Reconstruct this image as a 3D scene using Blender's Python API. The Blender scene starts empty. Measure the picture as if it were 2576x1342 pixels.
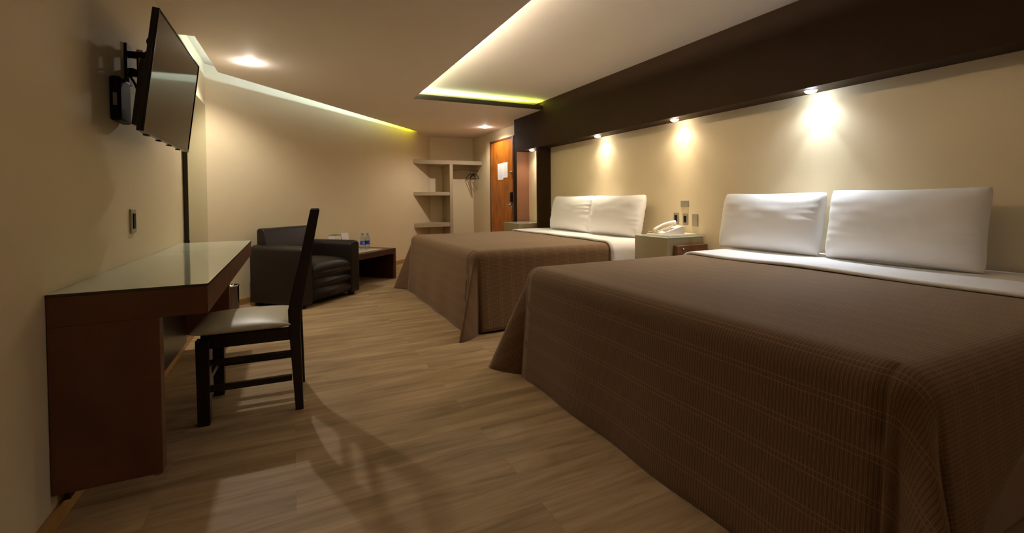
import bpy, bmesh, math, random
from mathutils import Vector, Matrix, noise
random.seed(7)
PI = math.pi
SC = bpy.context.scene
COL = SC.collection
H = 1.04

# ------------------------------------------------------------------ camera
def look_basis(yaw, pitch, roll):
    y, p, r = [math.radians(a) for a in (yaw, pitch, roll)]
    F = Vector((math.sin(y)*math.cos(p), math.cos(y)*math.cos(p), -math.sin(p)))
    R = Vector((math.cos(y), -math.sin(y), 0)); U = R.cross(F)
    R2 = R*math.cos(r)+U*math.sin(r); U2 = -R*math.sin(r)+U*math.cos(r)
    return R2, U2, F
cd = bpy.data.cameras.new('camera'); cam = bpy.data.objects.new('camera', cd); COL.objects.link(cam)
R_, U_, F_ = look_basis(25.8, 1.191, -0.498)
cam.matrix_world = Matrix(((R_.x, U_.x, -F_.x, 0), (R_.y, U_.y, -F_.y, 0), (R_.z, U_.z, -F_.z, H), (0, 0, 0, 1)))
cd.sensor_fit = 'HORIZONTAL'; cd.sensor_width = 36
cd.lens = 1151/2576*36
cd.shift_y = -(671-525.9)/2576
cd.clip_start = 0.02
SC.camera = cam

# ------------------------------------------------------------------ world, exposure
w = bpy.data.worlds.new('world'); SC.world = w; w.use_nodes = True
w.node_tree.nodes['Background'].inputs[0].default_value = (1, .85, .65, 1)
w.node_tree.nodes['Background'].inputs[1].default_value = 0.0
SC.view_settings.view_transform = 'Standard'; SC.view_settings.look = 'None'
SC.view_settings.exposure = 0.55; SC.view_settings.gamma = 1; SC.view_settings.use_curve_mapping = False

CEIL = (1, .93, .82)
P_SOFFIT = 15; P_CEIL = 62; P_FILL = 2; K_TRAY = 4.5; K_SLOT = .55

# ------------------------------------------------------------------ materials
def lin(c):
    return tuple(((v/255)/12.92 if v/255 <= .04045 else ((v/255+.055)/1.055)**2.4) for v in c)+(1,)
def mat(name, rgb, rough=.6, metal=0., noise_amt=0., nscale=20, bump=0., bscale=200, spec=.5, emit=None, estr=0, trans=0., ior=1.45, coat=0., coat_rough=.03):
    m = bpy.data.materials.new(name); m.use_nodes = True; nt = m.node_tree; b = nt.nodes['Principled BSDF']
    b.inputs['Base Color'].default_value = lin(rgb); b.inputs['Roughness'].default_value = rough
    b.inputs['Metallic'].default_value = metal; b.inputs['Specular IOR Level'].default_value = spec
    b.inputs['Transmission Weight'].default_value = trans; b.inputs['IOR'].default_value = ior
    b.inputs['Coat Weight'].default_value = coat; b.inputs['Coat Roughness'].default_value = coat_rough
    if emit: b.inputs['Emission Color'].default_value = (*emit, 1); b.inputs['Emission Strength'].default_value = estr
    if noise_amt or bump:
        tc = nt.nodes.new('ShaderNodeTexCoord')
    if noise_amt:
        n = nt.nodes.new('ShaderNodeTexNoise'); n.inputs['Scale'].default_value = nscale; n.inputs['Detail'].default_value = 5
        nt.links.new(tc.outputs['Object'], n.inputs['Vector'])
        mx = nt.nodes.new('ShaderNodeMix'); mx.data_type = 'RGBA'
        c = lin(rgb); k = 1-noise_amt
        mx.inputs['A'].default_value = (c[0]*k, c[1]*k, c[2]*k, 1)
        mx.inputs['B'].default_value = tuple(min(1, v*(1+noise_amt)) for v in c[:3])+(1,)
        nt.links.new(n.outputs['Fac'], mx.inputs['Factor']); nt.links.new(mx.outputs['Result'], b.inputs['Base Color'])
    if bump:
        n2 = nt.nodes.new('ShaderNodeTexNoise'); n2.inputs['Scale'].default_value = bscale; n2.inputs['Detail'].default_value = 4
        nt.links.new(tc.outputs['Object'], n2.inputs['Vector'])
        bp = nt.nodes.new('ShaderNodeBump'); bp.inputs['Strength'].default_value = bump; bp.inputs['Distance'].default_value = .004
        nt.links.new(n2.outputs['Fac'], bp.inputs['Height']); nt.links.new(bp.outputs['Normal'], b.inputs['Normal'])
    return m
def wood(name, c1, c2, rough=.4, scale=(2, 20, 20), dist=1.5, spec=.5, coat=0):
    m = bpy.data.materials.new(name); m.use_nodes = True; nt = m.node_tree; b = nt.nodes['Principled BSDF']
    b.inputs['Roughness'].default_value = rough; b.inputs['Specular IOR Level'].default_value = spec; b.inputs['Coat Weight'].default_value = coat
    tc = nt.nodes.new('ShaderNodeTexCoord'); mp = nt.nodes.new('ShaderNodeMapping'); mp.inputs['Scale'].default_value = scale
    n = nt.nodes.new('ShaderNodeTexNoise'); n.inputs['Scale'].default_value = 1; n.inputs['Detail'].default_value = 6; n.inputs['Distortion'].default_value = dist
    r = nt.nodes.new('ShaderNodeValToRGB'); r.color_ramp.elements[0].position = .3; r.color_ramp.elements[1].position = .7
    r.color_ramp.elements[0].color = lin(c1); r.color_ramp.elements[1].color = lin(c2)
    nt.links.new(tc.outputs['Object'], mp.inputs['Vector']); nt.links.new(mp.outputs['Vector'], n.inputs['Vector'])
    nt.links.new(n.outputs['Fac'], r.inputs['Fac']); nt.links.new(r.outputs['Color'], b.inputs['Base Color'])
    return m
def floor_mat():
    m = bpy.data.materials.new('vinyl_wood_floor'); m.use_nodes = True; nt = m.node_tree; b = nt.nodes['Principled BSDF']
    L = nt.links; N = nt.nodes.new
    tc = N('ShaderNodeTexCoord')
    br = N('ShaderNodeTexBrick'); br.offset = .37; br.inputs['Scale'].default_value = 1
    br.inputs['Brick Width'].default_value = 1.2; br.inputs['Row Height'].default_value = .15
    br.inputs['Mortar Size'].default_value = .0008; br.inputs['Mortar Smooth'].default_value = .3
    br.inputs['Color1'].default_value = (0, 0, 0, 1); br.inputs['Color2'].default_value = (1, 1, 1, 1); br.inputs['Mortar'].default_value = (.3, .3, .3, 1)
    L.new(tc.outputs['Object'], br.inputs['Vector'])
    mp = N('ShaderNodeMapping'); mp.inputs['Scale'].default_value = (1.1, 9, 1)
    L.new(tc.outputs['Object'], mp.inputs['Vector'])
    sc = N('ShaderNodeVectorMath'); sc.operation = 'MULTIPLY_ADD'; L.new(br.outputs['Color'], sc.inputs[0]); sc.inputs[1].default_value = (7, 3, 1); L.new(mp.outputs['Vector'], sc.inputs[2])
    n = N('ShaderNodeTexNoise'); n.inputs['Scale'].default_value = 1.3; n.inputs['Detail'].default_value = 7; n.inputs['Roughness'].default_value = .62; n.inputs['Distortion'].default_value = .6
    L.new(sc.outputs['Vector'], n.inputs['Vector'])
    mp2 = N('ShaderNodeMapping'); mp2.inputs['Scale'].default_value = (3, 70, 1); L.new(tc.outputs['Object'], mp2.inputs['Vector'])
    n2 = N('ShaderNodeTexNoise'); n2.inputs['Scale'].default_value = 1; n2.inputs['Detail'].default_value = 4; L.new(mp2.outputs['Vector'], n2.inputs['Vector'])
    ad = N('ShaderNodeMath'); ad.operation = 'MULTIPLY_ADD'; ad.inputs[1].default_value = .22; L.new(n2.outputs['Fac'], ad.inputs[0]); L.new(n.outputs['Fac'], ad.inputs[2])
    r = N('ShaderNodeValToRGB'); e = r.color_ramp.elements
    e[0].position = .42; e[0].color = lin((138, 112, 80)); e[1].position = .78; e[1].color = lin((188, 160, 124))
    k = e.new(.6); k.color = lin((168, 140, 104))
    L.new(ad.outputs[0], r.inputs['Fac'])
    mx = N('ShaderNodeMix'); mx.data_type = 'RGBA'; mx.blend_type = 'MULTIPLY'; mx.inputs['B'].default_value = (.86, .83, .79, 1)
    L.new(br.outputs['Fac'], mx.inputs['Factor']); L.new(r.outputs['Color'], mx.inputs['A'])
    L.new(mx.outputs['Result'], b.inputs['Base Color'])
    b.inputs['Roughness'].default_value = .5; b.inputs['Specular IOR Level'].default_value = .22
    bp = N('ShaderNodeBump'); bp.inputs['Strength'].default_value = .06; bp.inputs['Distance'].default_value = .002
    L.new(n2.outputs['Fac'], bp.inputs['Height']); L.new(bp.outputs['Normal'], b.inputs['Normal'])
    return m
def weave_mat():
    m = bpy.data.materials.new('brown_ribbed_bedspread'); m.use_nodes = True; nt = m.node_tree; b = nt.nodes['Principled BSDF']
    L = nt.links; N = nt.nodes.new
    uv = N('ShaderNodeUVMap'); uv.uv_map = 'UVMap'; sp = N('ShaderNodeSeparateXYZ'); L.new(uv.outputs['UV'], sp.inputs[0])
    def M(op, a, b_=None, c=None):
        n = N('ShaderNodeMath'); n.operation = op
        for i, v in enumerate((a, b_, c)):
            if v is None: continue
            if isinstance(v, (int, float)): n.inputs[i].default_value = v
            else: L.new(v, n.inputs[i])
        return n.outputs[0]
    nz = N('ShaderNodeTexNoise'); nz.inputs['Scale'].default_value = 60; nz.inputs['Detail'].default_value = 3; L.new(uv.outputs['UV'], nz.inputs['Vector'])
    def lines(coord, period, centers, half):
        f = M('FRACT', M('DIVIDE', coord, period)); out = None
        for c in centers:
            d = M('ABSOLUTE', M('SUBTRACT', f, c)); v = M('SMOOTH_MIN', 1.0, M('MAXIMUM', M('SUBTRACT', 1.0, M('DIVIDE', d, half)), 0.0), .05)
            out = v if out is None else M('MAXIMUM', out, v)
        return out
    ribs = lines(sp.outputs['Y'], .0108, (.30, .62), .13)
    wp = lines(sp.outputs['X'], .105, (.42, .58), .022)
    mask = M('MAXIMUM', M('MULTIPLY', ribs, .75), M('MULTIPLY', wp, .9))
    mask = M('MULTIPLY', mask, M('MULTIPLY_ADD', nz.outputs['Fac'], .7, .45))
    mx = N('ShaderNodeMix'); mx.data_type = 'RGBA'; mx.inputs['A'].default_value = lin((104, 76, 49)); mx.inputs['B'].default_value = lin((160, 130, 98))
    L.new(mask, mx.inputs['Factor']); L.new(mx.outputs['Result'], b.inputs['Base Color'])
    b.inputs['Roughness'].default_value = .8; b.inputs['Specular IOR Level'].default_value = .25
    b.inputs['Sheen Weight'].default_value = .25; b.inputs['Sheen Roughness'].default_value = .5; b.inputs['Sheen Tint'].default_value = (.9, .75, .6, 1)
    bp = N('ShaderNodeBump'); bp.inputs['Strength'].default_value = .22; bp.inputs['Distance'].default_value = .002
    L.new(mask, bp.inputs['Height']); L.new(bp.outputs['Normal'], b.inputs['Normal'])
    return m
def cloth_mat(name, rgb, bump=.35, bscale=9):
    m = mat(name, rgb, .75, bump=bump, bscale=bscale, spec=.25)
    m.node_tree.nodes['Principled BSDF'].inputs['Sheen Weight'].default_value = .15
    for n in m.node_tree.nodes:
        if n.type == 'BUMP': n.inputs['Distance'].default_value = .012
    return m
WALL = mat('cream_wall_paint', (226, 208, 172), .62, noise_amt=.03, nscale=3, bump=.05, bscale=120)
CEILM = mat('ceiling_paint', (238, 226, 214), .7, noise_amt=.02, nscale=3, bump=.03, bscale=90)
FLOOR = floor_mat()
SOFF = mat('dark_brown_soffit_paint', (52, 34, 18), .6, spec=.12, noise_amt=.06, nscale=5, bump=.05, bscale=140)
DKWOOD = wood('dark_brown_laminate', (58, 28, 16), (76, 40, 24), .38, (3, 3, 30), 1)
DRAWW = wood('mid_brown_drawer_wood', (104, 66, 42), (132, 88, 58), .4, (20, 3, 30), 1)
DESKW = wood('desk_brown_laminate', (92, 54, 34), (112, 68, 42), .42, (3, 30, 3), 1)
BLKWOOD = wood('black_stained_wood', (22, 15, 12), (34, 23, 18), .35, (20, 20, 3), 1)
GLASSTOP = mat('white_back_painted_glass', (190, 200, 180), .05, spec=.6, noise_amt=.02, nscale=4)
GLASSEDGE = mat('dark_glass_edge', (66, 52, 40), .15, spec=.6, noise_amt=.03)
LEATHER = mat('dark_brown_leather', (27, 18, 15), .42, noise_amt=.12, nscale=30, bump=.35, bscale=260, spec=.5)
SEATV = mat('cream_vinyl', (216, 208, 178), .40, noise_amt=.03, nscale=12, bump=.15, bscale=14, spec=.5)
CHROME = mat('brushed_steel', (170, 165, 158), .28, 1, noise_amt=.05, nscale=60)
STEELP = mat('satin_steel_plate', (168, 158, 138), .42, .35, noise_amt=.08, nscale=50)
STEELD = mat('dark_polished_steel', (96, 88, 84), .22, 1, noise_amt=.06, nscale=30)
BLACKP = mat('black_plastic', (12, 11, 11), .55, spec=.3, noise_amt=.1, nscale=40)
SCREEN = mat('tv_screen_glass', (14, 13, 12), .06, noise_amt=.05, nscale=3, spec=.5, coat=.0, coat_rough=.04)
BEZEL = mat('tv_black_bezel', (16, 13, 13), .22, noise_amt=.05, nscale=30)
WHITE = mat('white_plastic', (236, 230, 222), .35, noise_amt=.01)
GREYBTN = mat('grey_buttons', (150, 146, 144), .45, noise_amt=.03)
PAPER = mat('white_paper', (236, 232, 228), .8, noise_amt=.01)
INK = mat('grey_print', (196, 196, 194), .8, noise_amt=.05)
SHEET = cloth_mat('white_cotton_sheet', (238, 234, 232), .25, 10)
PILLOW = cloth_mat('white_cotton_pillowcase', (238, 234, 230), .22, 7)
SPREAD = weave_mat()
MATT = mat('tan_mattress_fabric', (236, 204, 140), .8, noise_amt=.05, nscale=30, bump=.2)
BASEF = mat('grey_brown_bed_base_fabric', (150, 128, 112), .8, noise_amt=.06, nscale=60, bump=.2)
DOORW = wood('orange_brown_door_veneer', (138, 74, 18), (190, 112, 34), .35, (5, 5, 1.5), 2.5)
JAMB = wood('dark_door_jamb_wood', (74, 34, 16), (98, 50, 24), .4, (3, 3, 20), 1)
BASEB = wood('light_wood_skirting', (170, 128, 70), (190, 146, 88), .4, (4, 4, 30), 1)
CLOSET = mat('grey_beige_shelving', (176, 158, 130), .6, noise_amt=.04, nscale=8, bump=.05)
NSBODY = mat('olive_beige_nightstand_lacquer', (160, 147, 114), .4, noise_amt=.03, nscale=9)
NICHE_LIT = mat('lit_niche_brown', (150, 104, 76), .55, noise_amt=.03, nscale=6)  # brown panel with the niche lamp's light put into its colour
FASC = mat('dark_tray_fascia', (36, 24, 14), .5, noise_amt=.05)
MIRR = mat('mirror_glass', (205, 212, 190), .02, 1, noise_amt=.01, nscale=1)
PETM = mat('clear_bottle_plastic', (215, 222, 230), .08, trans=.85, ior=1.2, noise_amt=.01)
BLUEL = mat('blue_bottle_label', (40, 50, 170), .4, noise_amt=.05)
LBLUE = mat('light_blue_label_patch', (120, 160, 220), .4, noise_amt=.05)
BCAP = mat('blue_grey_bottle_cap', (110, 125, 165), .4, noise_amt=.05)
INLAY = mat('cream_glass_inlay', (226, 214, 180), .08, noise_amt=.02)
CORDM = mat('beige_cord', (214, 180, 130), .5, noise_amt=.03)
TRIMW = mat('white_lamp_trim', (225, 215, 200), .35, noise_amt=.02)
def lens(name, c, s):
    return mat(name, (255, 255, 255), .3, emit=c, estr=s)
LENSW = lens('warm_lamp_lens', (1, .86, .72), 14); LENSC = lens('cool_lamp_lens', (.88, .92, 1), 16); LENSP = lens('pinkish_lamp_lens', (1, .86, .80), 30)

# ------------------------------------------------------------------ mesh helpers
def empty(name, label, cat, loc=(0, 0, 0), rz=0, group=None):
    o = bpy.data.objects.new(name, None); COL.objects.link(o); o.empty_display_size = .1
    o.location = loc; o.rotation_euler = (0, 0, rz); o['label'] = label; o['category'] = cat
    if group: o['group'] = group
    return o
def tag(o, label, cat, group=None):
    o['label'] = label; o['category'] = cat
    if group: o['group'] = group
    return o
def link(name, bm, m, parent=None, smooth=False, bevel=0, seg=2, weld=False):
    bmesh.ops.recalc_face_normals(bm, faces=bm.faces)
    me = bpy.data.meshes.new(name); bm.to_mesh(me); bm.free()
    ms = m if isinstance(m, (list, tuple)) else [m]
    for x in ms: me.materials.append(x)
    o = bpy.data.objects.new(name, me); COL.objects.link(o)
    if parent: o.parent = parent
    if smooth:
        for p in me.polygons: p.use_smooth = True
    if bevel:
        b = o.modifiers.new('bevel', 'BEVEL'); b.width = bevel; b.segments = seg; b.limit_method = 'ANGLE'; b.angle_limit = math.radians(40)
        b.harden_normals = False
        for p in me.polygons: p.use_smooth = True
        me.set_sharp_from_angle(angle=math.radians(50)) if hasattr(me, 'set_sharp_from_angle') else None
    return o
def struct(name, bm, m, **k):
    o = link(name, bm, m, **k); o['kind'] = 'structure'; return o
def box(bm, x0, x1, y0, y1, z0, z1, mi=0, mtx=None):
    vs = [bm.verts.new((x, y, z)) for x in (x0, x1) for y in (y0, y1) for z in (z0, z1)]
    if mtx:
        for v in vs: v.co = mtx @ v.co
    fs = []
    for f in ((0, 1, 3, 2), (4, 6, 7, 5), (0, 4, 5, 1), (2, 3, 7, 6), (0, 2, 6, 4), (1, 5, 7, 3)):
        fc = bm.faces.new([vs[i] for i in f]); fc.material_index = mi; fs.append(fc)
    return vs, fs
def bx(*a, **k):
    bm = bmesh.new(); box(bm, *a, **k); return bm
def prism(bm, pts, z0, z1, mi=0):
    lo = [bm.verts.new((x, y, z0)) for x, y in pts]; hi = [bm.verts.new((x, y, z1)) for x, y in pts]
    n = len(pts)
    bm.faces.new(lo[::-1]).material_index = mi; bm.faces.new(hi).material_index = mi
    for i in range(n): bm.faces.new((lo[i], lo[(i+1) % n], hi[(i+1) % n], hi[i])).material_index = mi
def lathe(bm, prof, n=32, c=(0, 0, 0), mtx=None, cap=True):
    rings = []
    for r, z in prof:
        rings.append([bm.verts.new(Vector((c[0]+r*math.cos(2*PI*i/n), c[1]+r*math.sin(2*PI*i/n), c[2]+z))) for i in range(n)])
    for a, b in zip(rings, rings[1:]):
        for i in range(n): bm.faces.new((a[i], a[(i+1) % n], b[(i+1) % n], b[i]))
    if cap:
        if prof[0][0] > 1e-6: bm.faces.new(rings[0][::-1])
        if prof[-1][0] > 1e-6: bm.faces.new(rings[-1])
    if mtx:
        for rg in rings:
            for v in rg: v.co = mtx @ v.co
def tube(bm, pts, r, n=10):
    pts = [Vector(p) for p in pts]; rings = []
    up = Vector((0, 0, 1))
    for i, p in enumerate(pts):
        d = (pts[min(i+1, len(pts)-1)]-pts[max(i-1, 0)]).normalized()
        a = d.cross(up)
        if a.length < 1e-3: a = d.cross(Vector((1, 0, 0)))
        a.normalize(); b = d.cross(a)
        rings.append([bm.verts.new(p+a*r*math.cos(2*PI*k/n)+b*r*math.sin(2*PI*k/n)) for k in range(n)])
    for A, B in zip(rings, rings[1:]):
        for k in range(n): bm.faces.new((A[k], A[(k+1) % n], B[(k+1) % n], B[k]))
    bm.faces.new(rings[0][::-1]); bm.faces.new(rings[-1])
def dup(root, loc=None, rz=None, label=None):
    r = root.copy(); COL.objects.link(r)
    if loc is not None: r.location = loc
    if rz is not None: r.rotation_euler = (0, 0, rz)
    if label: r['label'] = label
    for ch in list(root.children):
        c = ch.copy(); COL.objects.link(c); c.parent = r
        for g in list(ch.children):
            d = g.copy(); COL.objects.link(d); d.parent = c
    return r

# ------------------------------------------------------------------ room shell
XL, XR, YB, YN = -.70, 3.21, 8.36, -1.3       # left wall, right wall, back wall, wall behind the camera
CZ, TZ = 2.22, 2.325                          # low ceiling, tray ceiling
A = Vector((XL, 5.08)); B = Vector((2.35, YB))
ad_ = (B-A).normalized(); an = Vector((ad_.y, -ad_.x))     # along the angled wall, and its normal into the room
struct('floor', bx(-1.2, 3.5, YN-.2, 8.7, -.1, 0), FLOOR)
T = .2
struct('wall_left', bx(XL-T, XL, YN, A.y+.05, 0, 2.42), WALL)
bm = bmesh.new(); prism(bm, [tuple(A), tuple(B), tuple(B-an*T), tuple(A-an*T)], 0, 2.42); struct('wall_angled', bm, WALL)
struct('wall_back', bx(2.3, XR+T, YB, YB+T, 0, 2.42), WALL)
# right wall with the entrance doorway
DY0, DY1, DZ = 6.52, 7.43, 2.02
bm = bmesh.new(); box(bm, XR, XR+T, YN, DY0-.04, 0, 2.42); box(bm, XR, XR+T, DY1+.04, YB, 0, 2.42); box(bm, XR, XR+T, DY0-.04, DY1+.04, DZ+.04, 2.42)
struct('wall_right', bm, WALL)
struct('wall_near', bx(XL-T, XR+T, YN-T, YN, 0, 2.42), WALL)
# ceiling: lower sheet with the light slot along the left and angled walls and the raised tray
bm = bmesh.new()
TX0, TX1, TY0, TY1 = 1.29, 3.015, -.6, 5.28
SLW = .10
c1 = Vector((XL+SLW, 5.08+.045))              # slot's inner corner
k = (2.02, 7.87)                              # where the slot dies into the angled wall
wl = A+ad_*((Vector(k)-A).dot(ad_))           # wall point beside it
LT = .035
c1 = Vector((-.575, 4.925)); k = (1.98, 7.80); wl = Vector((2.02, 5.08+(2.02+.70)*3.28/3.05))
box(bm, XL, TX0, YN, 3.93, CZ, CZ+LT)
cm = (c1.x+(TY1-c1.y)*(k[0]-c1.x)/(k[1]-c1.y), TY1)
prism(bm, [(-.595, 3.93), (TX0, 3.93), (TX0, TY1), cm, tuple(c1)], CZ, CZ+LT)
prism(bm, [cm, (XR, TY1), (XR, YB), tuple(B), tuple(wl), k], CZ, CZ+LT)
box(bm, TX0, XR, YN, TY0, CZ, CZ+LT)
box(bm, XL-.1, XR+.1, YN-.1, YB+.1, TZ, TZ+.08)
box(bm, XL, c1.x-.0+.0, 3.90, 3.93, CZ+LT, TZ)     # end cap of the slot
struct('ceiling', bm, CEILM)
# fascia board of the tray (dark) along its far side; pale lip on its left side
struct('trim_1', bx(TX0, TX1, TY1-.012, TY1+.004, CZ-.001, CZ+.052), FASC)
struct('trim_2', bx(TX0-.004, TX0+.012, TY0, TY1-.012, CZ-.001, CZ+.037), CEILM)
# soffit and niche panels on the right wall
SX, SZ, SE = 3.01, 1.742, 6.13
bm = bmesh.new(); box(bm, SX, XR, YN, SE, SZ, TZ)
struct('trim_3', bm, SOFF)
struct('trim_4', bx(SX, XR, 5.41, 5.455, 0, SZ), SOFF)
bm = bmesh.new(); box(bm, SX, XR, 6.05, SE, 0, SZ)
o = struct('trim_5', bm, [SOFF, NICHE_LIT])
for p in o.data.polygons:
    if p.normal.y < -.9: p.material_index = 1  # inner face gets the lighter, painted-in lit brown
# skirting boards
def skirt(name, p, q, nrm, h=.06, t=.012):
    p, q, nrm = Vector(p), Vector(q), Vector(nrm); bm = bmesh.new(); prism(bm, [tuple(p), tuple(q), tuple(q+nrm*t), tuple(p+nrm*t)], 0, h); struct(name, bm, BASEB, bevel=.002)
skirt('baseboard_left', (XL, YN), (XL, 5.07), (1, 0)); skirt('baseboard_angled', A+ad_*.02, B-ad_*.02, an)
skirt('baseboard_back', (2.4, YB), (XR, YB), (0, -1)); skirt('baseboard_right', (XR, YN), (XR, 5.41), (-1, 0))
skirt('baseboard_near', (XL, YN), (XR, YN), (0, 1))
# door
XD = 3.17
dr = struct('door_1', bx(XD, XD+.04, DY0+.005, DY1-.03, .005, DZ-.008), DOORW, bevel=.002)
bm = bmesh.new(); box(bm, XD-.005, XR+.1, DY0-.04, DY0+.003, 0, DZ); box(bm, XD-.005, XR+.1, DY1-.028, DY1, 0, DZ); box(bm, XD-.005, XR+.1, DY0-.04, DY1, DZ-.005, DZ+.025)
link('door_jamb', bm, JAMB, dr, bevel=.002)
bm = bmesh.new(); box(bm, XR-.045, XR, DY1+.002, DY1+.15, 0, DZ+.03)
struct('trim_6', bm, WALL)
bm = bmesh.new(); box(bm, XD-.02, XD, 6.53, 6.60, 1.00, 1.155)
link('lock_case', bm, BLACKP, dr, bevel=.006)
bm = bmesh.new(); box(bm, XD-.008, XD, 6.53, 6.585, .83, .99); lathe(bm, [(.012, 0), (.012, .045)], 16, mtx=Matrix.Translation((XD, 6.56, .955)) @ Matrix.Rotation(-PI/2, 4, 'Y')); tube(bm, [(XD-.045, 6.56, .955), (XD-.05, 6.60, .957), (XD-.05, 6.67, .957)], .009)
lathe(bm, [(.02, 0), (.018, .012), (0.0, .014)], 18, mtx=Matrix.Translation((XD, 6.56, .88)) @ Matrix.Rotation(-PI/2, 4, 'Y'), cap=False)
link('door_handle', bm, CHROME, dr, smooth=True)
bm = bmesh.new(); lathe(bm, [(.024, 0), (.022, .012), (.012, .018), (.012, .03), (0, .031)], 20, mtx=Matrix.Translation((XD, 6.56, 1.467)) @ Matrix.Rotation(-PI/2, 4, 'Y'), cap=False); box(bm, XD-.035, XD-.026, 6.53, 6.59, 1.46, 1.474)
link('deadbolt', bm, CHROME, dr, smooth=True)
def notice(y0, y1, z0, z1, off, label, rows):
    o = link('paper_notice', bx(XD-off-.0015, XD-off, y0, y1, z0, z1), PAPER); tag(o, label, 'notice', 'notices taped to the door')
    bm = bmesh.new(); random.seed(int(y0*100))
    z = z1-.03
    while z > z0+.03:
        ww = (y1-y0)*(.35 if z > z1-.05 else random.uniform(.5, .8)); yc = (y0+y1)/2
        box(bm, XD-off-.0019, XD-off-.0014, yc-ww/2, yc+ww/2, z, z+.004); z -= rows
    link('printed_text', bm, INK, o)
notice(6.875, 7.10, 1.369, 1.642, .0005, 'white printed sheet on the wooden door, left and lower one of the pair', .016)
notice(6.70, 6.885, 1.395, 1.645, .0022, 'white printed sheet on the wooden door, right one, slightly higher', .02)

# ------------------------------------------------------------------ lamps
def spot_light(parent, loc, color, power, ang, blend=.5, rad=.02, rot=(0, 0, 0)):
    l = bpy.data.lights.new('lamp_light', 'SPOT'); l.energy = power; l.color = color; l.spot_size = math.radians(ang); l.spot_blend = blend; l.shadow_soft_size = rad
    o = bpy.data.objects.new('lamp_light', l); COL.objects.link(o); o.parent = parent; o.location = loc; o.rotation_euler = rot
    return o
def downlight(x, y, z, label, lensm, color, power, ang, blend, r=.04, group=None, rad=.02, rot=(0, 0, 0), inner=None, glow=.25):
    e = empty('recessed_spotlight', label, 'spotlight', (x, y, z), 0, group)
    bm = bmesh.new(); lathe(bm, [(r*.72, -.001), (r*.9, -.003), (r*.98, -.003), (r, -.002), (r, 0), (r*.72, 0)], 36, cap=False); link('trim_ring', bm, TRIMW, e, smooth=True)
    bm = bmesh.new(); lathe(bm, [(0, -.020), (r*.5, -.018), (r*.8, -.012), (r*.88, -.004)], 28, cap=False); link('lamp_lens', bm, lensm, e, smooth=True)
    spot_light(e, (0, 0, -.02), color, power, ang, blend, rad, rot)
    if inner: spot_light(e, (0, 0, -.02), color, inner[0], inner[1], inner[2], .012, rot)
    g = bpy.data.lights.new('lamp_glow', 'POINT'); g.energy = glow; g.color = color; g.shadow_soft_size = .012
    go = bpy.data.objects.new('lamp_glow', g); COL.objects.link(go); go.parent = e; go.location = (0, 0, -.045)
    return e
G1 = 'spotlights under the brown soffit'
def soffit_light(y, label, lensm, col, k, core=1.0):
    e = downlight(3.10, y, SZ, label, lensm, col, P_SOFFIT*.68*k, 144, .9, .04, G1, glow=.6, inner=(P_SOFFIT*.42*k*core, 64, .45))
    if y < 5: spot_light(e, (0, 0, -.02), col, P_SOFFIT*2.6*k, 100, 1, .03, (0, .50, 0))
soffit_light(4.20, 'warm spotlight under the soffit above the far bed', LENSW, (1, .89, .70), 1)
soffit_light(3.06, 'warm spotlight under the soffit above the telephone nightstand', LENSW, (1, .84, .62), 1.05)
soffit_light(1.87, 'cool white spotlight under the soffit above the near bed', LENSC, (.76, .88, 1), 1.1, 1.3)
soffit_light(5.75, 'warm spotlight in the roof of the narrow niche', LENSW, (1, .82, .66), 1.3)
G2 = 'ceiling spotlights of the low ceiling'
downlight(-.293, 4.472, CZ, 'ceiling spotlight near the television and the left wall', LENSP, CEIL, P_CEIL, 152, .5, .05, G2, rad=.03, glow=1.6)
downlight(2.865, 6.91, CZ, 'ceiling spotlight in front of the wooden door', LENSP, CEIL, P_CEIL*.85, 158, .5, .05, G2, rad=.03, glow=.9)
downlight(2.0, -.75, CZ, 'added unseen fill spotlight over the near end of the room', LENSP, CEIL, P_FILL, 150, .5, .05, G2, rad=.03)  # unseen lamp, added to lift the near bed's near side
downlight(.35, .95, CZ, 'added unseen fill spotlight over the open floor by the foot of the near bed', LENSP, CEIL, 10, 66, .9, .05, G2, rad=.04)  # unseen narrow lamp, added to brighten the floor before the bed
def led(name, label, p, q, color, power, wid=.02, aim=None):
    p, q = Vector(p), Vector(q); d = (q-p); L = d.length; d.normalize()
    z = -Vector(aim).normalized(); y = z.cross(d).normalized()
    l = bpy.data.lights.new(name, 'AREA'); l.shape = 'RECTANGLE'; l.size = L; l.size_y = wid; l.energy = power; l.color = color
    o = bpy.data.objects.new(name, l); COL.objects.link(o); m = Matrix((d, y, z)).transposed().to_4x4(); m.translation = (p+q)/2; o.matrix_world = m
    return o
# LED strip in the tray pocket (colour drifts from mint to yellow green)
n = 6
for i in range(n):
    t = i/(n-1); c = (.62+.14*t, 1.0, .66-.56*t)
    x0 = TX0+.02+(TX1-TX0-.04)*i/n; x1 = TX0+.02+(TX1-TX0-.04)*(i+1)/n
    led('led_strip', '', (x0, TY1+.035, CZ+.045), (x1, TY1+.035, CZ+.045), c, K_TRAY*.2*(1-.35*t), .02, (0, -.55, 1))
for i in range(5):
    y0 = TY0+(TY1-TY0)*i/5; y1 = TY0+(TY1-TY0)*(i+1)/5
    led('led_strip', '', (TX0-.12, y0, CZ+.042), (TX0-.12, y1, CZ+.042), (.92, 1.0, .70) if i > 3 else (1, .92, .72), K_TRAY*(.1, .4, 2.0, 2.8, 1.9)[i]*(y1-y0), .02, (.6, 0, 1))
led('led_strip', '', (TX1-.1, TY0-.03, CZ+.045), (TX0+.1, TY0-.03, CZ+.045), (1, .92, .72), K_TRAY*.15, .02, (0, .5, 1))
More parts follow.
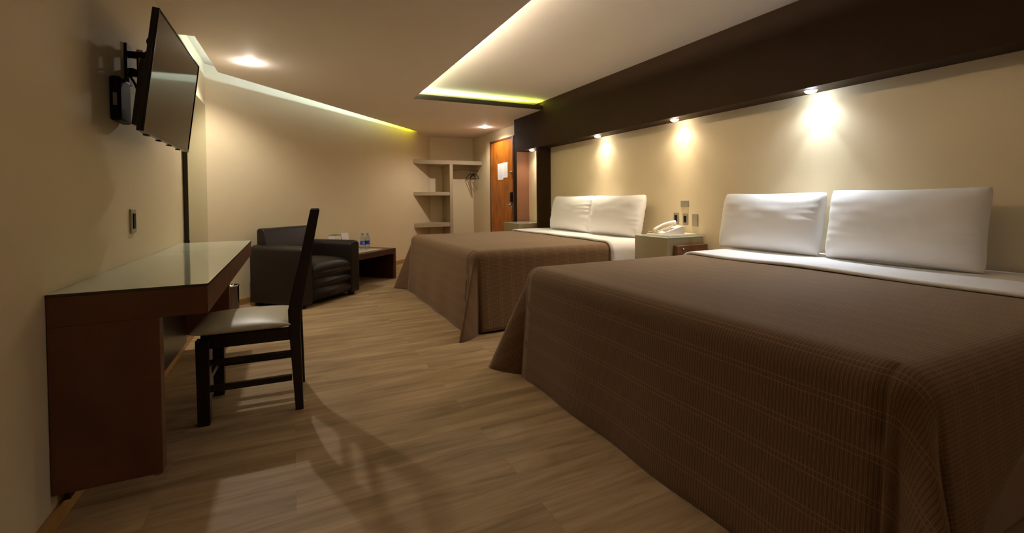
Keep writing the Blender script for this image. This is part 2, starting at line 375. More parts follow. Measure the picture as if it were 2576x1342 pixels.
# LED strip in the wall slot
led('led_strip', '', (-.535, 3.98, CZ+.053), (-.515, 4.93, CZ+.053), (.62, .88, .92), 1.5*K_SLOT, .008, (-1, 0, .35))
sp = Vector((-.52, 4.90)); ep = Vector((2.03, 7.77)); n = 10; sd = (ep-sp).normalized(); sn = Vector((-sd.y, sd.x))
for i in range(n):
    t = i/(n-1); u = max(0, (t-.62)/.38)
    c = (.60+.05*t+.2*u*u, .84+.16*t, max(.02, 1.08-1.15*u))
    a_ = sp+(ep-sp)*(i/n); b_ = sp+(ep-sp)*((i+1)/n)
    led('led_strip', '', (*a_, CZ+.053), (*b_, CZ+.053), c, K_SLOT*(.55+.6*t), .008, (sn.x, sn.y, .35))

# ------------------------------------------------------------------ beds
def drape(name, x0, x1, y0, y1, z, foot, near, far, r=.075, flare=.08, tail=.10, parent=None, m=None, near_fn=None, wob=.006, thick=.004, bumpy=.004, x1fn=None):
    """cloth over a bed top: x0 = foot face, x1 = head edge, y0/y1 = side faces; foot/near/far = hanging length (0 none)"""
    bm = bmesh.new(); uvl = bm.loops.layers.uv.new('UVMap')
    q = PI*r/2; inset = r
    ix0 = x0+inset if foot else x0; iy0, iy1 = y0+inset, y1-inset
    step = .045
    def prof(d, fl):
        if d <= 0: return 0, 0
        if d < q: a = d/r; return r*math.sin(a), r*(1-math.cos(a))
        return r+fl*(d-q), r+(d-q)
    vm = {}
    def vert(P, uv):
        kx = (round(P.x, 4), round(P.y, 4), round(P.z, 4))
        if kx not in vm: vm[kx] = bm.verts.new(P)
        return (vm[kx], uv)
    def quad(l):
        vs = [a[0] for a in l]
        if len(set(vs)) < 3: return
        u = []; 
        for a in l:
            if a[0] not in [b[0] for b in u]: u.append(a)
        try: f = bm.faces.new([a[0] for a in u])
        except ValueError: return
        f.smooth = True
        for lp, a in zip(f.loops, u): lp[uvl].uv = a[1]
    def surf(s, t):       # s: along X past ix0 negative = over the foot; t: along Y
        ds = max(0, -(s)); dn = max(0, iy0-t); df = max(0, t-iy1)
        x = ix0+max(0, s); y = min(max(t, iy0), iy1)
        if ds > 0:
            o, dz = prof(ds, flare); wv = wob*math.sin(t*11)*max(0, ds-q)/.5
            P = Vector((ix0-o-wv, y, z-dz))
        elif dn > 0 or df > 0:
            d = dn or df; sg = -1 if dn > 0 else 1
            o, dz = prof(d, flare); wv = wob*math.sin(s*9+1)*max(0, d-q)/.4
            P = Vector((x, y+sg*(o+wv), z-dz))
        else:
            P = Vector((x, y, z))
            e = min(s if foot else 1, t-iy0, iy1-t, .3)/.3
            P.z += bumpy*e*noise.noise(Vector((x*2.1, y*2.1, z)))*2
        return P
    def rng(a, b, st):
        k = max(1, int(math.ceil((b-a)/st))); return [a+(b-a)*i/k for i in range(k+1)]
    arc = rng(0, q, .02)
    def ext(L): return arc+rng(q, max(L, q+.01), step)[1:] if L else [0]
    S = [-v for v in ext(foot)][::-1][:-1]+rng(0, x1-ix0, step) if foot else rng(0, x1-ix0, step)
    Tt = rng(iy0, iy1, step)
    def V(s, t): return vert(surf(s, t), (s, t))
    for a, b in zip(S, S[1:]):
        for c, d in zip(Tt, Tt[1:]): quad([V(a, c), V(b, c), V(b, d), V(a, d)])
    for L, sg in ((near, -1), (far, 1)):
        if not L: continue
        Sx = [s for s in S if s >= 0]
        K = 26
        for a, b in zip(Sx, Sx[1:]):
            for j in range(K):
                def pt(s, jj):
                    LL = near_fn(ix0+s) if (near_fn and sg < 0) else L
                    f = jj/K; d = q*f/.3 if f < .3 else q+(LL-q)*(f-.3)/.7
                    t = (iy0-d) if sg < 0 else (iy1+d)
                    return V(s, t)
                quad([pt(a, j), pt(b, j), pt(b, j+1), pt(a, j+1)])
        if foot:
            cx, cy = ix0, (iy0 if sg < 0 else iy1); n = 28; K = 26
            def cp(i, jj):
                th = PI/2*i/n; dirv = Vector((-math.cos(th), sg*math.sin(th), 0))
                LL0 = near_fn(ix0) if (near_fn and sg < 0) else L
                Lc = foot+(LL0-foot)*(i/n)**3
                f = jj/K; d = q*f/.3 if f < .3 else q+(Lc-q)*(f-.3)/.7
                o, dz = prof(d, flare); h = max(0, (d-q)/(foot-q))
                g = math.exp(-abs((th-PI*.25)/(PI*.075))**1.5); v1 = math.exp(-((th-PI*.40)/(PI*.045))**2); v2 = math.exp(-((th-PI*.10)/(PI*.045))**2)
                o += h*(tail*2.0*g-.06*v1-.03*v2)
                wv = wob*(math.sin(cy*11) if i < n/2 else 0)*max(0, d-q)/.5*math.cos(th)**4
                wv2 = wob*math.sin(1)*max(0, d-q)/.4*math.sin(th)**8
                P = Vector((cx, cy, z-dz))+dirv*(o+wv+wv2)
                if i == 0: return V(-d, cy)
                if i == n: return V(0, cy+sg*d)
                if jj == 0: return V(0, cy)
                return vert(P, (-d*math.cos(th), cy+sg*d*math.sin(th)))
            for i in range(n):
                for j in range(K): quad([cp(i, j), cp(i+1, j), cp(i+1, j+1), cp(i, j+1)])
    o = link(name, bm, m, parent, smooth=True)
    so = o.modifiers.new('thickness', 'SOLIDIFY'); so.thickness = thick; so.offset = 0
    return o
def make_bed(y0, y1, x0, lab):
    e = empty('bed', lab, 'bed', ((x0+XR)/2, (y0+y1)/2, 0))
    ox, oy = (x0+XR)/2, (y0+y1)/2
    link('bed_base', bx(x0+.03-ox, 3.17-ox, y0+.03-oy, y1-.03-oy, .10, .29), BASEF, e, bevel=.015)
    link('mattress', bx(x0+.02-ox, 3.17-ox, y0+.02-oy, y1-.02-oy, .292, .628), MATT, e, bevel=.06, seg=5)
    for sx in (x0+.15-ox, 3.05-ox):
        for sy in (y0+.15-oy, y1-.15-oy):
            bm = bmesh.new(); lathe(bm, [(.022, 0), (.03, .1)], 16, (sx, sy, 0)); link('leg', bm, BLKWOOD, e, smooth=True)
    return e
BZ = .636
make_bed(.50, 2.44, 1.25, 'near bed with brown cover, closest to the camera')
make_bed(3.30, 5.34, 1.25, 'far bed with brown cover, between the two nightstands')
nf = lambda x: .60-min(.20, max(0, (x-1.32))*1.4)-max(0, min(.12, (x-1.46)*.35))
o = drape('bedspread', 1.25, 2.72, .50, 2.44, BZ, .69, .69, .62, parent=None, m=SPREAD, near_fn=nf, tail=.11)
tag(o, 'brown ribbed bedspread hanging over the near bed', 'bedspread', 'brown bedspreads')
o = drape('bedspread', 1.25, 2.66, 3.30, 5.34, BZ, .69, .66, .66, parent=None, m=SPREAD, tail=.11)
tag(o, 'brown ribbed bedspread hanging over the far bed', 'bedspread', 'brown bedspreads')
for (ya, yb, xa, lab) in ((.49, 2.45, 2.55, 'white top sheet folded back below the near pillows'), (3.29, 5.35, 2.57, 'white top sheet folded back below the far pillows')):
    o = drape('bed_sheet', xa, 3.17, ya, yb, BZ+.014, 0, .33, .33, r=.085, flare=.04, m=SHEET, wob=.006, thick=.016, bumpy=.006)
    tag(o, lab, 'sheet', 'white sheets')

def pillow(w_, h_, t_, seed):
    bm = bmesh.new(); nx, nz = 56, 40; random.seed(seed)
    def P(i, j, side):
        u = -1+2*i/nx; v = -1+2*j/nz
        e = max(0, (1-abs(u)**4.5))**.5*max(0, (1-abs(v)**3.2))**.5
        # outline: corners pulled out, sides drawn in
        cr = 1-.035*abs(u*v)**7; px = u*w_/2*(1-.03*(1-v*v))*cr; pz = v*h_/2*(1-.05*(1-u*u))*cr
        edge = max(abs(u)**6, abs(v)**6)
        wr = .005*noise.noise(Vector((u*2.2+seed, v*3.5, side*3)))
        # creases that fan out of the side seams
        for su in (-1, 1):
            du = 1-su*u
            wr += .0035*math.exp(-du*6)*math.sin(v*23+seed*su+3*du+2*math.sin(v*5+seed))*(1-abs(v)**4)
        y = side*(t_/2*e)+wr*e**.5*side
        return Vector((px, y, pz))
    g = {}
    for s in (-1, 1):
        for i in range(nx+1):
            for j in range(nz+1):
                bd = i in (0, nx) or j in (0, nz)
                if bd and s == 1: g[(i, j, 1)] = g[(i, j, -1)]
                else: g[(i, j, s)] = bm.verts.new(P(i, j, s))
        for i in range(nx):
            for j in range(nz): bm.faces.new((g[(i, j, s)], g[(i+1, j, s)], g[(i+1, j+1, s)], g[(i, j+1, s)]))
    o = link('pillow', bm, PILLOW, smooth=True)
    return o
def put_pillow(yc, w_, h_, seed, label, lean=14, x=3.01, t_=.17, roll=0):
    o = pillow(w_, h_, t_, seed)
    # local x -> world Y, local z -> up leaning to +X
    o.rotation_euler = (Matrix.Rotation(math.radians(lean), 4, 'Y') @ Matrix.Rotation(PI/2, 4, 'Z') @ Matrix.Rotation(math.radians(roll), 4, 'Y')).to_euler()
    o.location = (x, yc, BZ+.022+h_/2*math.cos(math.radians(lean)))
    tag(o, label, 'pillow', 'white pillows leaning on the wall')
put_pillow(1.345, .745, .435, 2, 'large white pillow at the near end of the near bed, rightmost', 11, 3.025, .18)
put_pillow(2.115, .76, .425, 5, 'white pillow on the near bed next to the telephone nightstand', 12, 3.025, .18)
put_pillow(3.80, .84, .43, 8, 'white pillow on the far bed next to the telephone nightstand', 12, 3.025, .18)
put_pillow(4.63, .84, .43, 11, 'white pillow on the far bed next to the brown panel, leftmost', 12, 3.025, .18)

# ------------------------------------------------------------------ nightstands
def nightstand(y0, y1, lab):
    x0, x1 = 2.78, XR-.015; zt = .712
    cx, cy = (x0+x1)/2, (y0+y1)/2; e = empty('nightstand', lab, 'nightstand', (cx, cy, 0), 0, 'nightstands beside the far bed')
    a, b, c, d = x0-cx, x1-cx, y0-cy, y1-cy
    link('body', bx(a, b, c, d, 0, zt-.008), NSBODY, e, bevel=.003)
    link('glass_top', bx(a-.003, b, c-.003, d+.003, zt-.008, zt), GLASSTOP, e, bevel=.0015)
    dw = link('drawer', bx(a+.07, b, c-.05, c, .52, .645), DRAWW, e, bevel=.003)
    bm = bmesh.new(); lathe(bm, [(.004, 0), (.006, .012), (.009, .016), (0, .02)], 14, mtx=Matrix.Translation((a+.12, c-.05, .615)) @ Matrix.Rotation(PI/2, 4, 'X'), cap=False)
    link('knob', bm, CHROME, dw, smooth=True)
    return zt
NZ = nightstand(2.83, 3.22, 'olive beige nightstand with glass top carrying the white telephone')
nightstand(5.53, 6.02, 'olive beige nightstand standing in the lit niche by the door')

# telephone on a white tray
tr = empty('tray', 'white tray under the telephone on the nightstand', 'tray', (3.0, 3.0, NZ))
bm = bmesh.new(); box(bm, -.16, .16, -.13, .13, 0, .005)
for q_ in ((-.16, .16, -.13, -.122, .005, .017), (-.16, .16, .122, .13, .005, .017), (-.16, -.152, -.122, .122, .005, .017), (.152, .16, -.122, .122, .005, .017)): box(bm, *q_)
link('tray_base', bm, WHITE, tr, bevel=.002)
tp = empty('telephone', 'white push-button desk telephone on the nightstand', 'telephone', (2.985, 3.0, NZ+.006), math.radians(-22))
# local: front (low) toward -X, handset at +Y side
bm = bmesh.new()
pr = [(-.10, 0), (.09, 0), (.09, .075), (.07, .082), (-.10, .022)]
lo = [bm.verts.new((x, -.09, z)) for x, z in pr]; hi = [bm.verts.new((x, .09, z)) for x, z in pr]
bm.faces.new(lo); bm.faces.new(hi[::-1])
for i in range(5): bm.faces.new((lo[i], hi[i], hi[(i+1) % 5], lo[(i+1) % 5]))
link('phone_base', bm, WHITE, tp, bevel=.006, seg=3)
sl = math.atan2(.06, .17); SM = Matrix.Translation((-.10, 0, .022)) @ Matrix.Rotation(-sl, 4, 'Y')
kb = bmesh.new()
for i in range(4):
    for j in range(3): box(kb, .035+i*.022, .049+i*.022, -.072+j*.026, -.054+j*.026, 0, .005, mtx=SM)
link('keypad_buttons', kb, GREYBTN, tp, bevel=.001)
hb = bmesh.new(); pts = []
for i in range(13):
    f = i/12; pts.append((f, SM @ Vector((-.012+f*.20, .052, .030+.012*math.sin(PI*f)))))
rings = []
for f, p in pts:
    wv = .020+.007*(abs(2*f-1)**4); hv = .011+.012*(abs(2*f-1)**5)
    rings.append([hb.verts.new(p+Vector((0, wv*math.cos(2*PI*k_/12), hv*math.sin(2*PI*k_/12)-(.010*(abs(2*f-1)**5))))) for k_ in range(12)])
for a_, b_ in zip(rings, rings[1:]):
    for k_ in range(12): hb.faces.new((a_[k_], a_[(k_+1) % 12], b_[(k_+1) % 12], b_[k_]))
hb.faces.new(rings[0][::-1]); hb.faces.new(rings[-1])
link('handset', hb, WHITE, tp, smooth=True)
cb = bmesh.new(); pts = []
for i in range(260):
    t = i/259; a = t*2*PI*26
    base = Vector((-.105-.03*math.sin(t*PI)-.02*t, .055+.13*t-.0, .012+.012*(1-t))) if t < .55 else Vector((-.105-.03*math.sin(t*PI)-.02*t+.10*(t-.55), .055+.13*.55-.10*(t-.55), .012+.012*(1-t)))
    pts.append(base+Vector((.006*math.cos(a), .0, .006*math.sin(a))))
tube(cb, pts, .0022, 6)
link('coiled_cord', cb, CORDM, tp, smooth=True)

# ------------------------------------------------------------------ wall plates
def plate(y, z, wy, hz, label, insert=None, x=XR, sgn=-1, yz=True):
    e = empty('wall_plate', label, 'wall plate', (x, y, z), 0, 'steel wall plates')
    a, b = (-.008, 0) if sgn < 0 else (0, .008)
    link('cover_plate', bx(a, b, -wy/2, wy/2, -hz/2, hz/2), STEELP, e, bevel=.002)
    if insert:
        iw, ih = insert; c, d = (-.012, -.007) if sgn < 0 else (.007, .012)
        link('switch_rocker', bx(c, d, -iw/2, iw/2, -ih/2, ih/2), BLACKP, e, bevel=.0015)
    return e
plate(3.045, .987, .090, .057, 'small horizontal steel plate on the wall, above the three upright plates')
plate(3.145, .852, .060, .105, 'steel wall plate with dark switch, leftmost above the telephone', (.030, .060))
plate(3.037, .848, .060, .105, 'steel wall plate with dark switch, middle of the three upright plates', (.030, .060))
plate(2.927, .842, .062, .110, 'blank upright steel plate, rightmost of the plates by the telephone')
plate(2.822, .950, .078, .118, 'steel switch plate on the left wall above the desk', (.034, .075), XL, 1)

# ------------------------------------------------------------------ desk
de = empty('desk', 'brown wall-mounted desk with white glass top against the left wall', 'desk', (XL, 2.9, 0))
def dl(v): return v-2.9
X1 = .43
link('desktop', bx(.002, X1, dl(1.925), dl(3.905), .646, .744), DESKW, de, bevel=.002)
g = link('glass_top', bx(.002, X1+.002, dl(1.923), dl(3.907), .744, .752), [GLASSTOP, GLASSEDGE], de)
for p in g.data.polygons:
    if abs(p.normal.z) < .5: p.material_index = 1
link('side_panel', bx(.002, .29, dl(1.925), dl(1.975), .11, .6465), DESKW, de, bevel=.002)
link('side_panel', bx(.002, .29, dl(3.85), dl(3.904), .11, .646), DESKW, de, bevel=.002)
link('back_panel', bx(.014, .03, dl(1.976), dl(3.849), .065, .645), BLKWOOD, de)
bm = bmesh.new(); lathe(bm, [(.012, 0), (.010, .012)], 14, (.27, dl(1.95), .098)); link('foot_cap', bm, CHROME, de, smooth=True)

# waste bin at the far end of the desk
wb = empty('waste_bin', 'small steel waste bin on the floor at the far end of the desk', 'bin', (-.478, 4.60, 0))
bm = bmesh.new(); lathe(bm, [(.056, 0), (.06, .01), (.062, .31), (.064, .315), (.064, .32), (.058, .32), (.056, .02), (0, .015)], 40, cap=False); link('body', bm, STEELD, wb, smooth=True)
bm = bmesh.new(); lathe(bm, [(.0625, .312), (.066, .317), (.0625, .324), (.057, .322)], 40, cap=False); link('rim', bm, mat('polished_rim', (210, 206, 200), .1, 1), wb, smooth=True)

# mirror beyond the desk
me_ = empty('wall_mirror', 'tall mirror with dark edge on the left wall beyond the desk', 'mirror', (XL, 4.43, 1.0))
link('frame', bx(.002, .03, -.41, .41, -.88, .90), BLKWOOD, me_, bevel=.002)
link('mirror_glass', bx(.03, .033, -.408, .408, -.878, .899), MIRR, me_)

# ------------------------------------------------------------------ dining chair (faces the desk)
ch = empty('dining_chair', 'dark wooden chair with cream padded seat pulled up to the desk', 'chair', (-.18, 2.71, 0), math.radians(-2.5))
# local frame: front toward -X
def post(bm, p, q, sx, sy, sx2=None, sy2=None):
    sx2 = sx2 or sx; sy2 = sy2 or sy; vs = []
    for P, a, b in ((p, sx, sy), (q, sx2, sy2)):
        for dx, dy in ((-1, -1), (1, -1), (1, 1), (-1, 1)): vs.append(bm.verts.new((P[0]+dx*a/2, P[1]+dy*b/2, P[2])))
    bm.faces.new(vs[:4][::-1]); bm.faces.new(vs[4:])
    for i in range(4): bm.faces.new((vs[i], vs[(i+1) % 4], vs[4+(i+1) % 4], vs[4+i]))
for sy in (-1, 1):
    bm = bmesh.new(); post(bm, (-.19, sy*.185, 0), (-.19, sy*.185, .40), .050, .046, .056, .050); link('leg', bm, BLKWOOD, ch, bevel=.003)
    bm = bmesh.new(); 
    pts = [(.212, 0, .036), (.195, .42, .052), (.197, .50, .060), (.298, .998, .044)]
    for (xa, za, wa), (xb, zb, wb_) in zip(pts, pts[1:]): post(bm, (xa, sy*.185, za), (xb, sy*.185, zb), wa, .034, wb_, .034)
    bmesh.ops.remove_doubles(bm, verts=bm.verts, dist=.0005)
    link('leg', bm, BLKWOOD, ch, bevel=.003)['label'] = 'rear leg running up as back post'
    bm = bmesh.new(); box(bm, -.17, .18, sy*.185-.012, sy*.185+.012, .15, .178); link('stretcher', bm, BLKWOOD, ch, bevel=.002)
    bm = bmesh.new(); box(bm, -.17, .18, sy*.185-.012, sy*.185+.012, .275, .298); link('stretcher', bm, BLKWOOD, ch, bevel=.002)
    bm = bmesh.new(); box(bm, -.19, .18, sy*.185-.014, sy*.185+.014, .355, .415); link('seat_rail', bm, BLKWOOD, ch, bevel=.002)
bm = bmesh.new(); box(bm, -.204, -.176, -.17, .17, .355, .415); link('seat_rail', bm, BLKWOOD, ch, bevel=.002)
bm = bmesh.new(); box(bm, -.202, -.18, -.17, .17, .17, .195); link('stretcher', bm, BLKWOOD, ch, bevel=.002)
for z0, z1 in ((.62, .66), (.74, .78), (.90, .99)):
    xx = .197+(.300-.197)*((z0+z1)/2-.5)/.495; xx2 = .03
    bm = bmesh.new(); box(bm, xx-.010, xx+.010, -.170, .170, z0, z1); link('back_slat', bm, BLKWOOD, ch, bevel=.003)
def cushion(bm, x0, x1, y0, y1, z0, z1, n=28, pw=5, crown=.02):
    cx, cy, a, b = (x0+x1)/2, (y0+y1)/2, (x1-x0)/2, (y1-y0)/2; zm = z0+(z1-z0)*.35; g = {}
    for s in (0, 1):
        for i in range(n+1):
            for j in range(n+1):
                u, v = -1+2*i/n, -1+2*j/n; u2 = math.sin(u*PI/2); v2 = math.sin(v*PI/2)
                e = (max(0, 1-abs(u2)**pw)*max(0, 1-abs(v2)**pw))**.4
                bd = i in (0, n) or j in (0, n)
                if s == 1 and bd: g[(i, j, 1)] = g[(i, j, 0)]; continue
                zz = zm+(z1-crown-zm)*e+crown*(1-u2*u2)*(1-v2*v2) if s else zm-(zm-z0)*e
                g[(i, j, s)] = bm.verts.new((cx+a*u2, cy+b*v2, zz))
        for i in range(n):
            for j in range(n): bm.faces.new((g[(i, j, s)], g[(i+1, j, s)], g[(i+1, j+1, s)], g[(i, j+1, s)]))
bm = bmesh.new(); cushion(bm, -.24, .178, -.215, .215, .412, .475); link('seat', bm, SEATV, ch, smooth=True)

# ------------------------------------------------------------------ armchair
ar = empty('armchair', 'dark brown leather club armchair in front of the angled wall', 'armchair', (.145, 5.312, 0), PI/4)
W, D = .43, .34      # half width, half depth; local front = -Y
def arm(sx):
    bm = bmesh.new(); x0, x1 = (-W, -W+.15) if sx < 0 else (W-.15, W)
    # arm profile in X-Z with rounded top, extruded along Y
    n = 12; pts = [(x0, .03), (x0, .53)]
    cx = (x0+x1)/2; rx = (x1-x0)/2
    for i in range(n+1):
        a = PI-PI*i/n; pts.append((cx+rx*math.cos(a), .555+.05*math.sin(a)))
    pts += [(x1, .53), (x1, .03)]
    lo = [bm.verts.new((x, -D, z)) for x, z in pts]; hi = [bm.verts.new((x, D-.02, z)) for x, z in pts]; k = len(pts)
    bm.faces.new(lo); bm.faces.new(hi[::-1])
    for i in range(k): bm.faces.new((lo[i], hi[i], hi[(i+1) % k], lo[(i+1) % k]))
    return bm
for s in (-1, 1): link('armrest', arm(s), LEATHER, ar, bevel=.022, seg=4)
bm = bmesh.new()
pr = [(D-.17, .36), (D-.10, .74), (D-.08, .762), (D-.02, .765), (D, .745), (D, .05), (D-.17, .05)]
lo = [bm.verts.new((-W+.11, y, z)) for y, z in pr]; hi = [bm.verts.new((W-.11, y, z)) for y, z in pr]; k_ = len(pr)
bm.faces.new(lo); bm.faces.new(hi[::-1])
for i in range(k_): bm.faces.new((lo[i], hi[i], hi[(i+1) % k_], lo[(i+1) % k_]))
link('backrest', bm, LEATHER, ar, bevel=.02, seg=4)
bm = bmesh.new(); cushion(bm, -W+.152, W-.152, -D+.005, D-.13, .29, .455, 24, 7, .025); link('seat_cushion', bm, LEATHER, ar, smooth=True)
# front apron with padded horizontal rolls
bm = bmesh.new(); pr = []
zz = .045
for h_ in (.115, .095, .10):
    for i in range(9):
        a = PI*i/8; pr.append((-D+.03-.028*math.sin(a), zz+h_*i/8))
    zz += h_+.002
pr += [(-D+.15, zz), (-D+.15, .045)]
lo = [bm.verts.new((-W+.149, y, z)) for y, z in pr]; hi = [bm.verts.new((W-.149, y, z)) for y, z in pr]; k_ = len(pr)
bm.faces.new(lo); bm.faces.new(hi[::-1])
for i in range(k_): bm.faces.new((lo[i], hi[i], hi[(i+1) % k_], lo[(i+1) % k_]))
link('front_apron', bm, LEATHER, ar, smooth=True)
for sx in (-1, 1):
    for sy in (-1, 1):
        link('foot', bx(sx*(W-.07)-.025, sx*(W-.07)+.025, sy*(D-.07)-.025, sy*(D-.07)+.025, 0, .05), BLACKP, ar)

# ------------------------------------------------------------------ side table
TL, TD, TH = .90, .56, .405
fr = Vector((1.255, 6.173)); ax = Vector((.7071, .7071)); ay = Vector((-.7071, .7071))
tc_ = fr-ax*(TL/2)+ay*(TD/2)
tb = empty('coffee_table', 'low dark wooden table with pale glass inlay beside the armchair', 'table', (tc_.x, tc_.y, 0), PI/4)
def onT(x, y): 
    p = tc_+ax*x+ay*y; return p
link('tabletop', bx(-TL/2, TL/2, -TD/2, TD/2, TH-.07, TH), DKWOOD, tb, bevel=.003)
link('glass_inlay', bx(-TL/2+.10, TL/2-.16, -TD/2+.09, TD/2-.09, TH-.004, TH+.003), INLAY, tb)
for x0 in (-TL/2, TL/2-.055): link('end_panel', bx(x0, x0+.055, -TD/2, TD/2, 0, TH-.07), DKWOOD, tb, bevel=.003)
link('back_panel', bx(-TL/2+.055, TL/2-.055, TD/2-.03, TD/2-.01, .0, TH-.07), BLKWOOD, tb)
def bottle(x, y, label, first=None):
    if first: return dup(first, (x, y, TH+.003), .5, label)
    e = empty('water_bottle', label, 'bottle', (x, y, TH+.003), 0, 'water bottles on the low table')
    bm = bmesh.new(); lathe(bm, [(.0, .004), (.022, 0), (.030, .004), (.031, .02), (.029, .04), (.031, .06), (.031, .125), (.030, .14), (.025, .16), (.014, .178), (.0125, .19), (.0125, .196), (0, .196)], 28, cap=False)
    link('bottle_body', bm, PETM, e, smooth=True)
    bm = bmesh.new(); lathe(bm, [(.0145, .188), (.0148, .208), (.013, .210), (0, .210)], 20, cap=False); link('cap', bm, BCAP, e, smooth=True)
    bm = bmesh.new(); lathe(bm, [(.0315, .066), (.0318, .068), (.0318, .108), (.0315, .110)], 28, cap=False); lb = link('bottle_label', bm, BLUEL, e, smooth=True)
    for p in lb.data.polygons: pass
    bm = bmesh.new(); n = 8; a0 = math.radians(-95); a1 = math.radians(-45); vs = []
    for i in range(n+1):
        a = a0+(a1-a0)*i/n; vs.append([bm.verts.new((r_*math.cos(a), r_*math.sin(a), z_)) for r_, z_ in ((.0322, .074), (.0322, .102))])
    for p, q in zip(vs, vs[1:]): bm.faces.new((p[0], q[0], q[1], p[1]))
    link('label_patch', bm, LBLUE, lb, smooth=True)
    return e
b1 = bottle(.828, 6.155, 'clear water bottle with blue label on the low table, left of the two')
bottle(.895, 6.19, 'clear water bottle with blue label on the low table, right of the two', b1)
# napkin holder and card near the wall end of the table
p = (.478, 5.955)
nb = empty('tissue_holder', 'white box with dark metal top edge on the table behind the armchair', 'box', (p[0], p[1], TH), PI/4)
bm = bmesh.new()
for q_ in ((-.055, .055, -.045, -.041, 0, .215), (-.055, .055, .041, .045, 0, .215), (-.055, -.051, -.041, .041, 0, .215), (.051, .055, -.041, .041, 0, .215), (-.055, .055, -.045, .045, 0, .004)): box(bm, *q_)
link('box_body', bm, WHITE, nb)
bm = bmesh.new()
for q_ in ((-.057, .057, -.047, -.040, .215, .223), (-.057, .057, .040, .047, .215, .223), (-.057, -.050, -.040, .040, .215, .223), (.050, .057, -.040, .040, .215, .223)): box(bm, *q_)
link('metal_rim', bm, STEELP, nb)
p = (.595, 6.035)
cb_ = empty('menu_card', 'white folded card standing on the table right of the white box', 'card', (p[0], p[1], TH), math.radians(35))
bm = bmesh.new()
for s in (-1, 1):
    vs = [bm.verts.new(v) for v in ((-.055, s*.035, 0), (.055, s*.035, 0), (.055, s*.002, .235), (-.055, s*.002, .235), (-.055, s*.037, 0), (.055, s*.037, 0), (.055, s*.004, .235), (-.055, s*.004, .235))]
    for f in ((0, 1, 2, 3), (4, 7, 6, 5), (0, 4, 5, 1), (3, 2, 6, 7), (0, 3, 7, 4), (1, 5, 6, 2)): bm.faces.new([vs[i] for i in f])
link('card_body', bm, PAPER, cb_)

# ------------------------------------------------------------------ closet shelving in the far corner
cl = empty('closet_shelving', 'grey beige built-in shelves and hanging niche in the far corner', 'shelving', (2.6, 8.1, 0))
def wx(y): return A.x+(y-A.y)*(B.x-A.x)/(B.y-A.y)
YF = 7.9
def shelf(z0, z1, xr):
    bm = bmesh.new(); pts = [(wx(YF)+.003, YF), (xr, YF), (xr, YB-.002), (B.x+.003, YB-.002)]
    prism(bm, [(x-2.6, y-8.1) for x, y in pts], z0, z1); link('shelf', bm, CLOSET, cl, bevel=.003)
shelf(1.679, 1.751, XR-.003); shelf(1.12, 1.186, 2.58); shelf(.56, .633, 2.58)
link('divider', bx(2.581-2.6, 2.641-2.6, YF-8.1-.002, YB-8.1-.002, 0, 1.678), CLOSET, cl, bevel=.003)
bm = bmesh.new(); tube(bm, [(2.642-2.6, 0.0, 1.585), (XR-2.603, 0.0, 1.585)], .0125, 14); link('hanging_rod', bm, CHROME, cl, smooth=True)
def hanger(x, rz, label, first=None):
    if first: return dup(first, (x, 8.1, 1.585), rz, label)
    e = empty('clothes_hanger', label, 'hanger', (x, 8.1, 1.585), rz, 'clothes hangers in the closet')
    bm = bmesh.new()
    tube(bm, [(0, -.02+.0, -.008), (0, -.021, .004), (0, -.012, .018), (0, 0, .021), (0, .014, .016), (0, .02, .002), (0, .014, -.02), (0, 0, -.035), (0, 0, -.06)], .0025, 8); link('hook', bm, CHROME, e, smooth=True)
    bm = bmesh.new(); tube(bm, [(0, 0, -.055), (0, .10, -.085), (0, .20, -.135), (0, .205, -.150), (0, .19, -.155), (0, 0, -.155), (0, -.19, -.155), (0, -.205, -.150), (0, -.20, -.135), (0, -.10, -.085), (0, 0, -.055)], .006, 8)
    link('hanger_frame', bm, BLACKP, e, smooth=True); return e
h1 = hanger(3.06, math.radians(6), 'black clothes hanger on the closet rod, leftmost')
hanger(3.10, math.radians(-5), 'black clothes hanger on the closet rod, middle one', h1)
hanger(3.13, math.radians(3), 'black clothes hanger on the closet rod, closest to the right wall', h1)

# ------------------------------------------------------------------ television
tv = empty('television', 'flat screen television on a wall bracket above the desk', 'television', (-.50, 2.755, 1.579))
tilt = math.radians(7.1)
RT = Matrix.Rotation(tilt, 4, 'Y')      # local x = screen normal, y along the wall, z up; top leans into the room
def tvbox(name, *a, m=BEZEL, parent=tv, bevel=.003):
    bm = bmesh.new(); box(bm, *a, mtx=RT); return link(name, bm, m, parent, bevel=bevel)
tvbox('back_housing', -.022, -.002, -.45, .45, -.253, .253)
tvbox('lower_housing', -.070, -.021, -.33, .33, -.22, .06)
fr_ = bmesh.new()
for q_ in ((-.002, .004, -.45, .45, .247, .253), (-.002, .004, -.45, .45, -.253, -.237), (-.002, .004, -.45, -.444, -.237, .247), (-.002, .004, .444, .45, -.237, .247)): box(fr_, *q_, mtx=RT)
link('bezel', fr_, BEZEL, tv)
tvbox('screen', -.002, .001, -.444, .444, -.237, .247, m=SCREEN, bevel=0)
for yy in (-.30, -.10, .10, .30): tvbox('bottom_clip', -.03, -.012, yy-.015, yy+.015, -.258, -.252, bevel=0)
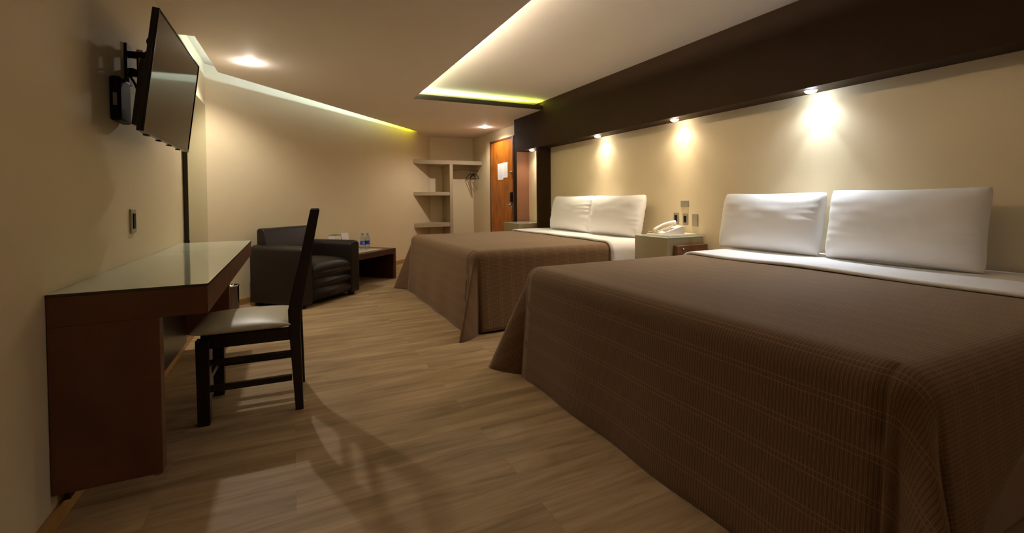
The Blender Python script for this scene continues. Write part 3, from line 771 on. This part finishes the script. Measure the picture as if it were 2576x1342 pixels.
# bracket
br_ = empty('tv_bracket', 'black swivel wall bracket with chrome joints holding the television', 'bracket', (XL, 2.80, 1.71))
link('wall_plate', bx(.001, .012, -.04, .04, -.10, .09), BLACKP, br_, bevel=.002)
bm = bmesh.new(); box(bm, .012, .105, -.014, .014, .03, .06); box(bm, .012, .105, -.014, .014, -.06, -.03); box(bm, .075, .115, -.018, .018, -.065, .065); link('swivel_arm', bm, BLACKP, br_, bevel=.003)
bm = bmesh.new(); lathe(bm, [(.013, -.07), (.013, .07)], 18, (.052, 0, 0)); link('joint_cylinder', bm, CHROME, br_, smooth=True)
bm = bmesh.new(); lathe(bm, [(.015, -.08), (.015, .075)], 18, (.098, 0, 0)); link('joint_cylinder', bm, CHROME, br_, smooth=True)
# set-top box and cables hanging behind the television
sb = empty('decoder_box', 'black decoder box with white sticker hanging behind the television', 'box', (XL, 2.62, 1.50))
link('casing', bx(.002, .040, -.075, .075, -.10, .095), BLACKP, sb, bevel=.010, seg=3)
link('sticker', bx(.014, .028, -.0765, -.0752, -.035, .02), GREYBTN, sb)
bm = bmesh.new()
cp = lambda *ps: [Vector(p) for p in ps]
def smoothc(pts, n=8):
    out = []; pts = [Vector(p) for p in pts]; P = [pts[0]]+pts+[pts[-1]]
    for i in range(1, len(P)-2):
        for k in range(n):
            t = k/n; a, b, c, d = P[i-1:i+3]
            out.append(.5*((2*b)+(c-a)*t+(2*a-5*b+4*c-d)*t*t+(3*b-a-3*c+d)*t*t*t))
    out.append(pts[-1]); return out
tube(bm, smoothc([(-.69, 2.78, 1.62), (-.67, 2.70, 1.66), (-.62, 2.66, 1.64), (-.58, 2.64, 1.56), (-.60, 2.62, 1.46)]), .005, 8)
tube(bm, smoothc([(-.575, 2.79, 1.735), (-.60, 2.72, 1.80), (-.56, 2.65, 1.815), (-.52, 2.60, 1.79)]), .004, 8)
tube(bm, smoothc([(-.66, 2.60, 1.58), (-.63, 2.55, 1.60), (-.60, 2.56, 1.52), (-.61, 2.60, 1.38), (-.60, 2.7, 1.36)]), .005, 8)
tag(link('cable', bm, BLACKP, smooth=True), 'loose black cables behind the television', 'cable')
